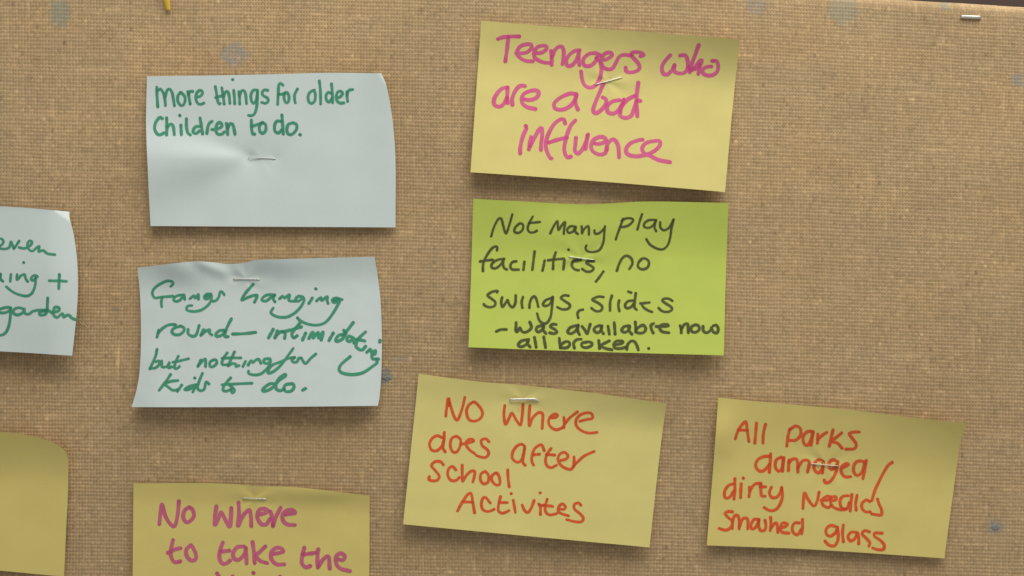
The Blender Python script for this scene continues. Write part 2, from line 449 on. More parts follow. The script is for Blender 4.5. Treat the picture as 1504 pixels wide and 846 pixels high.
wordsA = [
 ('word "more"', 4.3, [(A1, '66,128 70,240 78,358|72,170 110,150 140,190 160,260 168,345|165,240 185,170 215,150 245,190 262,270 274,348|345,190 315,230 312,290 345,340 380,335 400,280 390,230 350,190|430,180 445,250 458,325|440,215 455,180 490,178|530,245 575,235 605,200 595,172 565,168 535,200 525,260 545,315 580,330 620,315')]),
 ('word "things"', 4.2, [(A1, '755,122 768,200 782,290 798,325 812,318|760,250 800,238 845,225|830,135 845,220 858,325|852,245 870,190 895,180 915,215 925,318|970,165 978,240 982,322|958,38|1030,180 1038,250 1040,325|1040,230 1060,175 1090,170 1110,210 1120,322|1245,165 1200,165 1172,220 1180,290 1205,318 1235,280 1250,190|1250,165 1248,260 1238,370 1215,440 1180,462 1145,460|1370,165 1330,160 1305,190 1315,225 1365,255 1375,290 1345,318 1300,308')]),
 ('word "for"', 4.2, [(A2, '285,105 255,82 235,110 230,200 222,330|235,215 280,208 300,200|315,190 298,230 305,290 330,312 352,290 355,230 335,192 310,195|455,150 428,200 420,250 430,312')]),
 ('word "older"', 4.2, [(A2, '655,160 605,185 580,240 590,300 625,318 660,285 665,210 650,165|712,55 725,170 728,325|855,90 865,200 868,310|855,200 815,190 790,230 800,285 830,300 860,260|915,255 960,240 985,200 960,175 925,190 910,250 925,295 960,315 1000,312|1035,180 1038,240 1045,295|1038,220 1060,165 1105,155')]),
 ('word "Children"', 4.6, [(A1, '130,495 100,485 60,530 40,600 60,665 100,688 150,665|182,490 185,580 182,690|190,600 220,565 250,570 265,620 272,685|350,575 355,685|335,458|415,500 415,590 430,660 460,688|575,490 590,580 605,675|580,590 530,590 500,620 495,660 530,670 570,640|655,670 665,600 685,550 715,530|715,625 770,620 830,590 820,550 790,545 765,590 760,640 785,680 830,680 860,655|885,555 895,620 900,685|900,610 925,560 955,560 970,600 985,680')]),
 ('word "to"', 4.6, [(A1, '1178,515 1180,600 1190,670 1215,680|1180,590 1240,570 1310,545|1305,545 1345,570 1345,640 1310,670 1280,650 1270,600 1290,560')]),
 ('word "do" with a full stop', 4.6, [(A2, '272,455 280,560 290,680|270,530 210,530 185,590 195,650 235,665 270,630|400,545 345,570 330,630 350,680 395,680 440,630 445,570 400,545|485,685')]),
]
nA, hfA = sticky_note('white sticky note asking in green for more things for older children, staple in its middle',
    WHITE, I_GREEN, [(216, 112), (300, 111), (400, 109), (480, 107), (560, 107.5)], [(221, 332), (400, 333), (581, 334)],
    [(216, 112), (214.5, 180), (217, 250), (221, 332)], [(560, 107.5), (567, 124), (573, 152), (578, 190), (581, 240), (581, 334)], hA, wordsA)

# --- B: yellow, "Teenagers who are a bad influence"
B3, B4, B5, B6 = (720, 45), (890, 45), (720, 145), (830, 145)
locB = local((707, 30), (1087, 58), (691, 253))
def hB(x, y):
    s, t = locB(x, y)
    top = up((.34 - t) / .34, .14)
    h = .5 + (2.6 + 4.6 * np.clip(s, 0, 2) ** 1.5) * top ** 1.8 + 8.2 * up(t - .30) ** 1.3
    h = h + 1.6 * np.abs(s - .45) ** 1.5
    h = h * (.35 + .65 * pin(x, y, 893, 119, 26))
    return h + .20 * vnoise(x, y, 70, 50, 32) + .045 * vnoise(x, y, 21, 17, 32 + 40) + pucker(x, y, 893, 119, 5, 1)
wordsB = [
 ('word "Teenagers"', 5.6, [(B3, '90,98 150,78 240,68 340,68|212,80 200,200 178,360|305,262 370,265 440,250 485,200 480,165 440,158 370,175 325,220 315,275 360,325 420,355 500,360|530,265 600,260 655,225 665,190 630,175 560,190 520,240 520,310 570,350 640,375 700,378|715,240 722,320 722,405|725,310 760,230 805,190 845,190 865,250 860,320 848,395|1050,230 990,240 925,290 895,350 905,410 955,410 1010,350 1045,240|1045,240 1040,320 1048,405|1290,290 1240,265 1170,270 1110,310 1090,360 1110,410 1170,415 1230,370 1260,310|1245,320 1290,370 1305,460 1290,560 1240,640 1170,670 1110,640 1080,570 1068,480|1300,350 1370,335 1430,290 1420,260 1370,260 1330,290 1300,360 1330,430 1390,455 1440,440 1475,380 1510,315 1560,285 1650,290'),
   (B4, '405,300 445,285 400,255 310,258 315,310 370,370 395,430 370,470 300,490 240,480 232,435')]),
 ('word "who"', 5.6, [(B4, '755,290 700,350 660,420 670,500 720,515 770,470 805,405|805,405 800,470 850,500 920,495 960,440 960,350 930,290 870,292|1090,170 1050,280 1010,390 985,490|1000,470 1040,440 1090,370 1125,350 1100,440 1085,510|1240,420 1170,430 1130,480 1170,520 1240,525 1300,490 1320,420 1300,360 1250,355|970,430 1010,450 1080,440 1100,400')]),
 ('word "are"', 5.8, [(B3, '205,665 140,680 80,740 45,810 50,870 110,893 160,860 195,790|205,670 200,760 205,850|260,870 260,790 300,700 350,650 410,650|380,800 460,815 540,790 570,740 550,705 480,705 400,740 370,800 385,860 440,900 530,920')]),
 ('word "a"', 5.8, [(B3, '1010,745 930,740 820,790 755,850 760,910 830,930 920,900 980,840 1015,760|1015,750 1000,840 1030,925')]),
 ('word "bad"', 5.8, [(B6, '450,-180 400,-60 350,60 330,140 365,170 430,125 478,60 480,5 440,-18|640,15 560,30 500,80 500,150 560,175 620,140 670,60 690,10|690,20 660,100 650,160|860,-190 845,-60 840,60 850,205|820,-35 740,5 680,70 640,150 650,200 710,225 775,200 812,120 838,30|860,20 885,25')]),
 ('word "influence"', 5.8, [(B5, '418,320|425,350 385,440 355,560 352,640|480,450 465,520 455,595|470,560 520,460 570,370 605,350 610,440 600,520 595,600|880,290 865,245 820,245 750,300 690,400 655,510 660,600 700,690 720,700|690,515 780,485 900,455|1000,255 950,310 910,400 880,510 870,600 890,670 920,690 945,680|1008,460 1000,540 995,610 1030,645 1080,600 1120,520 1150,420|1145,430 1120,590'),
   (B6, '340,525 400,530 480,500 460,455 400,450 330,490 305,560 330,620 400,655 470,640 490,570|490,600 500,530 550,480 590,490 625,560 635,690|910,480 850,490 760,530 715,600 740,655 820,675 900,670 1000,640 1080,590 1120,530 1100,495 1030,500 950,520 905,580 930,640 1000,670 1100,720 1230,745')]),
]
nB, hfB = sticky_note('yellow sticky note in pink writing about teenagers, highest of the notes',
    YEL, I_PINK, [(707, 30), (800, 38), (900, 43.5), (1000, 51), (1087, 58)], [(691, 253), (780, 259), (900, 268), (1065, 282)],
    [(707, 30), (699, 140), (691, 253)], [(1087, 58), (1081, 110), (1073, 190), (1065, 282)], hB, wordsB)

# --- C: lime green, "Not Many Play facilities ..."
C1, C2, C3, C4_ = (700, 310), (830, 310), (700, 415), (880, 415)
locC = local((695, 292), (1070, 298), (688, 510))
def hC(x, y):
    s, t = locC(x, y)
    top = up((.38 - t) / .38, .14)
    h = .5 + (3.6 - 1.4 * s + 1.6 * s ** 4) * top ** 1.25 + 9.0 * up(t - .34) ** 1.35
    h = h + 1.2 * np.abs(s - .45) ** 1.4
    h = h - 1.3 * bump(x, y, 858, 300, 70, 26) * 1.0
    h = h * (.30 + .70 * pin(x, y, 853, 379, 24))
    return np.maximum(h, .1) + .20 * vnoise(x, y, 70, 50, 33) + .045 * vnoise(x, y, 21, 17, 33 + 40) + pucker(x, y, 853, 379, 6, 2)
wordsC = [
 ('word "Not"', 3.6, [(C1, '172,298 200,200 250,100 290,90 310,160 345,262 385,160 420,40|495,155 455,190 445,240 490,258 540,220 545,160 510,145 480,165|660,65 620,140 600,200 620,245 670,250 708,230|615,140 680,135 745,128')]),
 ('word "Many"', 3.6, [(C1, '865,262 905,180 950,118 955,190 965,220 1000,170 1040,130 1030,200 1025,268|1145,180 1100,180 1065,215 1080,255 1130,240 1165,185|1165,190 1160,240 1190,270|1235,180 1240,262|1240,250 1270,205 1310,175 1320,220 1320,278'), (C2, '345,225 350,262 400,260 450,215|468,180 460,260 450,360 410,450 340,480 270,475 240,440 250,405')]),
 ('word "Play"', 3.6, [(C2, '680,90 650,180 620,260 595,332|665,115 720,85 790,90 795,120 750,165 690,185 650,185|905,35 880,110 850,215|1060,105 990,105 935,140 930,185 990,195 1040,160 1070,105|1065,110 1050,190 1070,235|1118,130 1120,190 1160,225 1215,200 1250,150 1275,100|1275,100 1250,200 1235,310 1205,400 1150,448 1080,440 1000,395 955,330')]),
 ('word "facilities" with a comma', 3.9, [(C1, '240,460 240,420 195,425 140,490 90,580 75,650 75,705|42,592 110,580 190,572|325,560 240,575 180,620 180,665 230,670 290,620 320,560|320,560 310,620 325,670 355,685|465,590 420,600 395,650 420,685 495,688|562,595 550,690|682,475 670,570 655,690|800,580 775,700|930,485 905,570 898,680|840,578 920,568 1000,562 1030,570 1020,685|1080,452|1225,575 1150,575 1120,620 1125,655 1155,685 1200,695|1130,592 1180,588 1225,575|1380,590 1310,590 1290,610 1340,640 1375,670 1350,705 1290,710 1240,680'), (C2, '450,710 400,780 362,828')]),
 ('word "no"', 3.9, [(C2, '608,700 640,610 680,545 730,525 780,560 790,620 755,680|895,570 860,610 860,660 910,685 970,660 985,600 950,560 900,560 865,600')]),
 ('word "Swings" with a comma', 4.0, [(C3, '240,115 245,98 180,110 130,150 175,190 220,230 210,275 150,290 95,270 85,255|300,175 290,230 305,285 345,235 365,205 385,260 425,290 455,240 460,150|545,170 530,230 538,295|620,295 625,240 650,180 685,165 710,220 725,285|880,180 810,210 780,260 820,275 870,240 890,180|895,170 885,290 870,400 830,470 780,480 735,440 712,365|1080,155 1030,150 990,180 1040,220 1095,260 1080,305 1010,315 950,290|1250,318 1205,330 1185,370 1195,415')]),
 ('word "slides"', 4.0, [(C3, '1490,170 1430,165 1360,200 1420,235 1475,280 1460,330 1400,335 1350,300'), (C4_, '150,155 130,230 128,330|235,210 225,270 238,335|342,106 375,118|430,125 420,220 415,290 440,318|405,210 340,220 305,260 320,300 370,290 410,240|485,245 540,240 590,235|500,250 520,290 570,325 620,345|860,215 820,190 765,190 745,215 790,250 850,290 850,325 800,345 740,335 700,300')]),
 ('dash', 4.2, [(C3, '232,575 285,552 350,552')]),
 ('word "was"', 4.4, [(C3, '465,470 462,560 480,575 510,530 530,570 570,585 620,560 645,520 625,465|770,505 715,520 700,560 730,580 780,545 790,500|785,510 785,560 815,598|935,492 890,490 870,520 920,550 945,580 910,600 860,590')]),
 ('word "available"', 4.4, [(C3, '1165,505 1100,530 1070,580 1110,600 1170,560 1195,500|1190,510 1190,570 1210,612|1240,515 1275,560 1300,600 1320,540 1335,490|1450,505 1400,520 1380,560 1420,590 1460,560 1475,510|1470,510 1465,560 1490,600'), (C4_, '105,515 120,605|178,470 188,605|350,505 290,520 265,560 300,585 345,560 360,515|355,510 350,560 385,605|425,465 430,530 430,580|430,560 470,520 520,500 548,540 530,580 480,595 430,580|640,480 610,500 615,550 635,590|670,515 740,515 810,510 800,492 740,495 710,530 740,575 820,590')]),
 ('word "now"', 4.4, [(C4_, '950,505 965,540 965,590|965,550 1000,495 1040,485 1045,540 1048,590|1130,495 1085,520 1085,570 1130,585 1175,555 1170,510 1130,495|1220,515 1225,570 1265,590 1310,560 1320,530 1340,580 1385,590 1400,540 1375,500 1340,510')]),
 ('word "all"', 4.6, [(C3, '590,670 520,690 490,735 530,755 590,720 610,670|600,680 600,720 630,758|680,645 700,760|790,640 810,765')]),
 ('word "broken" with a full stop', 4.4, [(C3, '972,655 978,720 985,765|985,745 1030,700 1080,695 1095,730 1060,765 985,768|1230,665 1180,670 1140,710 1150,770|1290,700 1240,710 1240,750 1290,765 1350,740 1350,705 1300,695'), (C4_, '-5,680 5,775|120,685 60,715 15,745 80,775 150,790|180,730 250,720 280,700 260,685 200,690 170,730 190,770 250,775 310,760|325,785 335,730 370,690 410,690 440,730 460,790|580,772')]),
]
nC, hfC = sticky_note('lime green sticky note in black writing about play facilities, below the yellow note about teenagers',
    GRN, I_BLACK, [(695, 292), (760, 295.5), (860, 300), (950, 296), (1070, 298)], [(688, 510), (850, 516), (1063, 522)],
    [(695, 292), (692, 400), (688, 510)], [(1070, 298), (1066, 410), (1063, 522)], hC, wordsC)

# --- D: white, "Gangs hanging round - intimidating but nothing for kids to do."
D1, D2, D3, D4 = (210, 405), (385, 405), (210, 490), (385, 490)
locD = local((202, 393), (553, 380), (200, 598))
def hD(x, y):
    s, t = locD(x, y)
    top = up((.16 - t) / .16, .14)
    h = .8 + 1.5 * top ** 1.3 + 7.6 * up(t - .1) ** 1.45
    h = h + 2.0 * bump(x, y, 262, 390, 38, 22, .5) * 1.0 - .5 * bump(x, y, 330, 388, 26, 14)
    h = h + 1.7 * bump(x, y, 408, 384, 42, 22)
    # crease from the top edge down to the left leg of the staple
    dd = (x - 300) * .42 - (y - 388)
    h = h + 1.3 * np.exp(-(dd / 10) ** 2) * sstep(275, 300, x) * sstep(350, 325, x)
    h = h - 2.2 * sstep(.90, 1.05, s) * (.3 + t) - 1.6 * sstep(.10, -.05, s) * t
    h = h * (.25 + .75 * pin(x, y, 345, 409, 20)) * (.45 + .55 * pin(x, y, 380, 410, 16))
    return np.maximum(h, .1) + .20 * vnoise(x, y, 60, 45, 34) + .045 * vnoise(x, y, 21, 17, 34 + 40) + pucker(x, y, 362, 410, 5, 0.3)
wordsD = [
 ('word "Gangs"', 4.0, [(D1, '325,125 355,95 335,65 270,65 180,110 125,160 110,210 140,260 220,250 350,240|225,260 215,310 220,362|480,225 400,235 360,270 375,300 420,295 470,250 485,230 490,280|550,270 600,235 615,262 650,218 652,275|800,215 750,215 720,250 740,275 780,260 805,225 800,290 760,350 690,400 610,420 530,410 510,385 530,355 575,350|740,240 790,235|820,300 860,290 890,250 910,190 935,195 955,225')]),
 ('word "hanging"', 4.3, [(D1, '1295,100 1250,150 1200,210 1160,285 1220,260 1290,235 1340,230 1330,270 1310,310'), (D2, '150,225 60,225 5,260 0,290 50,295 120,240|145,230 130,270 150,305|205,270 240,240 265,260 320,225 315,290 390,300|480,250 430,240 395,270 420,300 470,270 490,260 490,300 450,370 380,440 290,485 190,485 115,450 105,420 130,380|590,260 550,325|630,152|640,295 690,255 700,290 765,245 765,290 775,325|940,280 870,260 825,280 840,315 890,300 920,275 880,360 820,460 740,550 640,580 530,565 450,530 415,495|850,290 900,275')]),
 ('word "round"', 4.4, [(D1, '165,720 185,640|180,670 240,610 310,575 380,575|440,590 360,620 340,660 370,690 430,690 480,650 480,610 445,592|530,630 530,680 575,710 620,700 645,640 660,585|680,700 710,635 735,650|690,690 760,640 785,640 780,670 810,695|1040,505 1010,560 980,630 960,710 1000,715|960,640 900,645 860,680 865,712 920,700 970,650')]),
 ('dash', 4.6, [(D1, '1055,685 1180,680 1325,665')]),
 ('word "intimidating", squeezed at the edge', 4.8, [(D2, '130,630 75,730|150,730 180,650|150,725 200,670 240,655 270,680 265,735|440,560 390,620 350,680 370,730 410,705|240,660 320,640 460,600|510,675 475,755|550,735 580,680 600,670 600,730 640,680 660,670 665,730 715,665 695,755|835,675 785,760|1070,550 1010,630 950,700|960,640 975,665|960,690 900,700 865,750 880,770 940,745 985,680|1070,730 1020,710 995,750 1030,770 1075,740 1080,790|1110,745 1205,765'), (D4, '1215,-20 1150,40 1110,100 1105,150 1140,185 1180,190 1215,150|1230,220 1270,185 1290,225 1330,200 1325,240 1290,250 1300,295 1365,300|1340,300 1350,340 1290,390 1180,460 1060,480 950,465 905,425 930,360 1035,270|1385,80 1383,100')]),
 ('word "but"', 4.0, [(D3, '165,185 150,260 120,330 80,415|80,410 140,405 185,370 190,320 150,330|220,320 225,390 280,385 310,340 300,400 340,390|415,265 385,330 370,400 400,410 430,385|350,335 430,320 535,295')]),
 ('word "nothing"', 4.2, [(D3, '645,385 680,310|650,375 700,320 735,300 735,385|830,310 790,330 785,380 820,390 865,350 860,310 830,305|990,225 945,290 930,360 1000,365|930,290 1030,285 1150,285|1075,215 1040,290 1000,380|1010,370 1060,350 1090,360 1095,385 1130,375|1205,325 1175,385|1235,370 1270,320 1290,340 1320,315 1360,300 1385,350|1490,295 1430,300 1420,340 1470,350 1500,310 1490,360 1450,420 1380,475 1310,485 1245,470 1240,440')]),
 ('word "for"', 4.2, [(D4, '365,175 310,250 220,370 140,440 80,465 70,440 120,370 220,330 310,290 380,280|380,280 350,310 370,335 410,330 430,290 460,285|460,290 510,350 570,290 630,240')]),
 ('word "kids"', 4.2, [(D3, '325,480 270,560 190,665|410,550 330,560 260,590 300,630 350,665 400,660|455,605 405,680|608,520|700,465 660,560 640,640 680,670 720,650 740,570 775,590|620,600 540,620 490,655 540,655 620,610 585,685')]),
 ('word "to"', 4.2, [(D3, '1030,520 960,600 940,660 980,675 1040,650|930,600 1000,595 1280,582|1020,610 1060,640 1075,670 1050,695 1030,660')]),
 ('word "do" with a full stop', 4.6, [(D4, '150,590 90,590 20,640 10,675 70,665 140,620 200,550 275,500 265,478 200,525 165,590 165,650 210,670 260,650|340,590 280,600 255,640 280,680 340,675 375,630 360,590 330,590|475,665 510,645')]),
]
nD, hfD = sticky_note('white sticky note in green writing about gangs, wavy top edge above its staple',
    WHITE, I_GREEN, [(202, 393), (222, 391), (240, 388.5), (285, 384), (310, 385), (335, 387.5), (360, 386), (375, 382), (400, 381), (470, 379), (550, 377)],
    [(193, 598), (300, 598), (420, 597.5), (555, 596)],
    [(202, 393), (206, 440), (207, 500), (205, 545), (200, 575), (193, 598)],
    [(550, 377), (555.5, 410), (559.5, 450), (561, 500), (560, 550), (557.5, 582), (555, 596)], hD, wordsD)

# --- E: yellow, "No Where does after School Activites"
E1, E2, E3, E4 = (622, 578), (740, 578), (622, 670), (740, 670)
locE = local((615, 549), (979, 593), (592, 770))
def hE(x, y):
    s, t = locE(x, y)
    top = up((.20 - t) / .20, .14)
    h = .5 + (.8 + 2.6 * np.clip(s, 0, 2) ** 1.6) * top ** 1.5 + 5.8 * up(t - .12) ** 1.3 + 1.6 * np.clip(s - .6, 0, 1)
    h = h - .5 * bump(x, y, 775, 572, 60, 22)
    h = h * (.30 + .70 * pin(x, y, 768, 587, 24))
    return np.maximum(h, .1) + .20 * vnoise(x, y, 70, 50, 35) + .045 * vnoise(x, y, 21, 17, 35 + 40) + pucker(x, y, 768, 587, 5, 1.6)
wordsE = [
 ('word "No"', 4.2, [(E1, '262,265 275,150 290,60 320,150 360,270 400,310 440,220 470,120 485,45|300,60 300,140|580,100 530,140 505,210 530,300 590,325 660,300 695,240 670,170 610,105 580,100')]),
 ('word "Where"', 4.2, [(E1, '955,140 945,250 965,360 1010,280 1040,230 1090,310 1140,370 1160,260 1170,130|1250,145 1240,270 1245,380 1280,290 1350,225 1400,240 1400,330 1395,410'), (E2, '560,285 610,280 630,255 600,240 550,270 525,330 550,390 610,425 670,410 700,390|705,280 710,340 705,400|715,360 770,290 865,215|895,325 970,305 1040,290 1035,240 980,225 900,250 850,310 855,380 920,440 1010,465 1095,455')]),
 ('word "does"', 4.2, [(E1, '245,455 240,560 230,640 255,685|225,520 160,495 100,530 70,600 100,665 160,670 215,620 235,560|380,500 330,530 315,610 340,680 390,685 430,620 435,540 385,500|440,595 520,580 590,560 570,535 525,545 500,590 530,650 600,705|770,565 730,530 680,550 690,610 750,660 765,710 730,750 670,745 620,725')]),
 ('word "after"', 4.2, [(E2, '245,620 210,595 150,620 105,690 100,760 150,805 200,790 230,720 245,640|245,630 230,740 225,810 250,840|475,670 450,610 420,605 360,650 330,740 330,800 350,840|345,720 420,712|555,645 510,710 490,790 510,850 560,870 620,840|500,715 600,722|670,785 730,770 755,730 710,690 660,710 635,770 670,840 730,880 790,890 820,850|825,745 825,800 820,860|820,850 880,790 950,730 1060,680')]),
 ('word "School"', 4.2, [(E3, '235,100 195,62 135,65 95,110 140,170 185,230 170,275 120,290 65,275 70,240|380,160 340,120 295,150 285,220 320,280 380,285 420,250|455,105 455,200 460,295 500,230 560,175 600,180 600,230 580,300|715,180 675,210 670,280 710,325 760,300 765,230 735,185 715,180|850,195 805,230 805,290 850,335 895,330 895,260 870,205 850,195|990,160 995,260 1008,360')]),
 ('word "Activites"', 4.2, [(E3, '400,645 450,550 520,450 560,440 580,540 600,665|460,535 570,540|785,550 730,485 695,500 680,570 700,630 760,650 830,625|905,475 885,560 880,640 930,670 1005,640|890,545 985,545|1055,520 1080,660|1030,440|1160,575 1190,640 1230,660 1270,600 1300,520'), (E4, '410,560 430,600 430,685|425,430|420,575 470,580|510,505 490,580 490,650 540,690 620,675|470,575 575,590|650,620 700,625 725,595 690,560 650,590 640,650 690,680 760,700|905,575 880,550 830,565 830,620 900,680 935,730 910,770 840,770 740,745')]),
]
nE, hfE = sticky_note('yellow sticky note in red writing about after school activities, below the lime green note',
    YEL, I_RED, [(615, 549), (700, 560), (760, 565), (800, 569), (900, 581), (979, 593)], [(592, 770), (760, 786), (954, 804)],
    [(615, 549), (604, 655), (592, 770)], [(979, 593), (971, 650), (962, 730), (954, 804)], hE, wordsE)

# --- F: yellow, "All Parks damaged / dirty Needles Smashed glass"
F1, F2, F3, F4 = (1055, 612), (1150, 612), (1055, 708), (1150, 708)
locF = local((1055, 584), (1411, 622), (1038, 801))
def hF(x, y):
    s, t = locF(x, y)
    top = up((.40 - t) / .40, .14)
    h = .5 + (1.6 + 5.0 * np.clip(s, 0, 1.2) ** 2) * top ** 1.7 + 5.0 * up(t - .40) ** 1.25
    h = h + 1.8 * np.abs(s - .5) ** 1.5
    h = h + 2.4 * bump(x, y, 1056, 640, 26, 40, .35)
    h = h * (.30 + .70 * pin(x, y, 1212, 682, 26))
    return np.maximum(h, .1) + .20 * vnoise(x, y, 70, 50, 36) + .045 * vnoise(x, y, 21, 17, 36 + 40) + pucker(x, y, 1212, 682, 6, 0.8)
wordsF = [
 ('word "All"', 4.4, [(F1, '200,260 240,150 320,60 340,160 360,290|235,155 345,160|450,75 440,190 430,310|555,90 530,200 525,310')]),
 ('word "Parks"', 4.6, [(F2, '45,345 60,230 80,150|80,150 150,110 205,140 205,220 150,275 80,280|350,175 290,175 240,230 245,310 290,335 330,270 350,190|355,180 345,250 330,335|410,205 410,260 405,310|410,270 460,220 515,185|590,155 565,250 545,345|690,190 630,240 570,290 640,310 695,370|895,180 830,180 780,200 820,260 860,320 840,375 740,382')]),
 ('word "damaged"', 4.6, [(F1, '615,435 610,540 600,650|600,465 530,470 460,510 440,580 480,635 540,630 600,560|740,475 680,510 670,590 710,640 750,600 765,490|770,480 755,640|830,510 825,630|830,540 870,500 920,500 935,560 935,650|940,590 990,520 1040,510 1070,540 1050,650|1235,530 1180,505 1130,550 1130,620 1180,660 1225,600 1235,540|1235,530 1225,660|1400,530 1350,505 1305,540 1305,600 1340,620 1390,570|1405,530 1390,620 1360,700 1310,765 1260,775 1245,745'), (F2, '690,600 740,580 770,560 740,550 690,590 690,660 730,705 795,705|960,530 890,520 840,560 830,640 870,690 930,650 960,550|980,515 960,620 940,725')]),
 ('slash', 4.4, [(F2, '1285,535 1230,580 1170,680 1120,780 1080,868 1045,983')]),
 ('word "dirty"', 4.5, [(F3, '195,-40 195,80 185,200|180,20 120,40 75,110 80,180 130,180 180,110|270,20 265,100 262,180|293,-48|365,60 370,100 360,170|370,100 420,30 480,15 500,30|500,15 500,90 510,160 550,165|490,55 555,55|625,60 600,120 630,180 690,175 730,120 745,65|745,65 755,160 730,250 680,320 610,335 540,300')]),
 ('word "Needles"', 4.4, [(F4, '235,310 240,220 255,130 300,210 360,280 400,230 425,120|450,215 520,210 560,180 520,165 460,210 470,270 530,300 560,280|560,220 620,210 620,175 570,180 560,240 600,300 680,325 740,320|770,160 700,170 670,230 690,300 750,310 780,240|810,145 800,240 790,340|870,155 855,250 860,330|1020,230 980,210 930,250 930,310 970,350 1025,350|1110,200 1130,260 1160,330 1155,385 1100,385 1040,375')]),
 ('word "Smashed"', 4.4, [(F3, '165,350 120,345 80,370 120,420 165,460 150,530 90,565 10,545|165,545 170,470 190,400 230,395 245,450 245,550|250,520 290,430 340,430 350,480 345,550|470,440 420,440 385,500 390,550 440,530 480,450|480,440 475,520 500,570 545,565 560,520 550,450|615,415 620,500 610,570|620,540 660,490 690,490 700,590|720,540 790,520 810,490 760,480 730,530 750,590 830,600|950,480 900,480 870,530 880,590 930,620 970,560|990,440 990,530 980,610')]),
 ('word "glass"', 4.5, [(F4, '610,520 560,510 510,550 510,610 560,635 620,590 640,530|640,530 650,620 640,700 600,750 540,740 495,695|710,505 700,600 710,700|860,590 800,590 765,640 790,690 840,670 870,610|880,600 890,660 890,725|1015,585 960,570 930,610 980,660 1020,710 1010,750|1165,600 1080,600 1080,640 1150,690 1190,740 1180,790 1120,795 1055,775')]),
]
nF, hfF = sticky_note('rightmost yellow sticky note, in red writing about damaged parks, top right corner curling',
    YEL2, I_RED, [(1055, 584), (1150, 593), (1250, 602), (1330, 612), (1421, 622)], [(1038, 801), (1120, 804), (1200, 807.5), (1387, 820)],
    [(1055, 584), (1048, 680), (1038, 801)], [(1421, 622), (1414, 636), (1410, 652), (1404, 694), (1387, 820)], hF, wordsF)

# --- G: yellow at the bottom, "No where to take the ..."
G1, G2 = (226, 735), (350, 735)
locG = local((196, 710), (543, 728), (194, 928))
def hG(x, y):
    s, t = locG(x, y)
    top = up((.12 - t) / .12, .14)
    h = .6 + .9 * top ** 1.2 + 3.8 * up(t - .1) ** 1.3 + 1.2 * np.abs(s - .5) ** 1.5
    h = h + 1.2 * bump(x, y, 470, 722, 60, 14)
    h = h * (.30 + .70 * pin(x, y, 374, 732, 22))
    return np.maximum(h, .1) + .20 * vnoise(x, y, 60, 50, 37) + .045 * vnoise(x, y, 21, 17, 37 + 40) + pucker(x, y, 374, 732, 5, 2.4)
wordsG = [
 ('word "No"', 5.6, [(G1, '65,280 75,170 95,50 130,170 180,260 240,305 275,200 295,10|410,80 360,120 345,200 380,255 430,240 470,180 455,110 415,80')]),
 ('word "where"', 5.8, [(G1, '735,70 720,180 718,285 760,210 790,140 840,230 890,305 905,200 910,90|995,25 1000,160 990,295 1040,190 1120,110 1140,190 1145,300|1225,165 1300,150 1340,120 1290,95 1230,120 1215,200 1260,275 1320,280 1360,220|1370,130 1390,200 1400,300|1400,290 1440,180 1490,85'), (G2, '550,165 620,155 665,150 650,115 590,110 530,150 520,220 570,280 665,290')]),
 ('word "to"', 5.6, [(G1, '225,465 205,560 200,650 240,725 310,715|165,615 240,580 315,560|430,525 380,580 390,660 440,705 490,690 490,620 450,540 430,525')]),
 ('word "take"', 5.8, [(G1, '810,495 780,580 770,670 800,740 850,740 895,705|790,600 885,590|1060,540 980,550 930,620 950,690 1010,690 1070,620 1080,560|1080,560 1085,640 1090,740|1160,490 1175,600 1185,735|1310,540 1250,600 1200,650 1250,710 1330,735'), (G2, '390,630 460,620 530,600 500,560 440,560 390,610 390,690 450,750 540,750')]),
 ('word "the"', 5.8, [(G2, '775,555 755,640 745,730 790,785 845,770|760,635 910,615|940,575 930,680 935,790|940,780 1000,690 1060,660 1075,800|1170,690 1230,700 1250,650 1200,620 1150,660 1150,740 1200,800 1310,830')]),
 ('tops of a cut off word', 5.6, [((0, 0), '2550,6738 2590,6800 2620,6850|2735,6772 2712,6850|2976,6730|2980,6830 2990,6890|3290,6772 3260,6830')]),
]
nG, hfG = sticky_note('yellow sticky note in dull pink writing, cut off by the bottom of the photo',
    YEL2, I_PINKD, [(196, 710), (300, 709.5), (360, 712), (380, 714), (440, 716), (543, 728)], [(194, 928), (360, 932), (540, 936)],
    [(196, 710), (195, 820), (194, 928)], [(543, 728), (542.5, 830), (540, 936)], hG, wordsG)

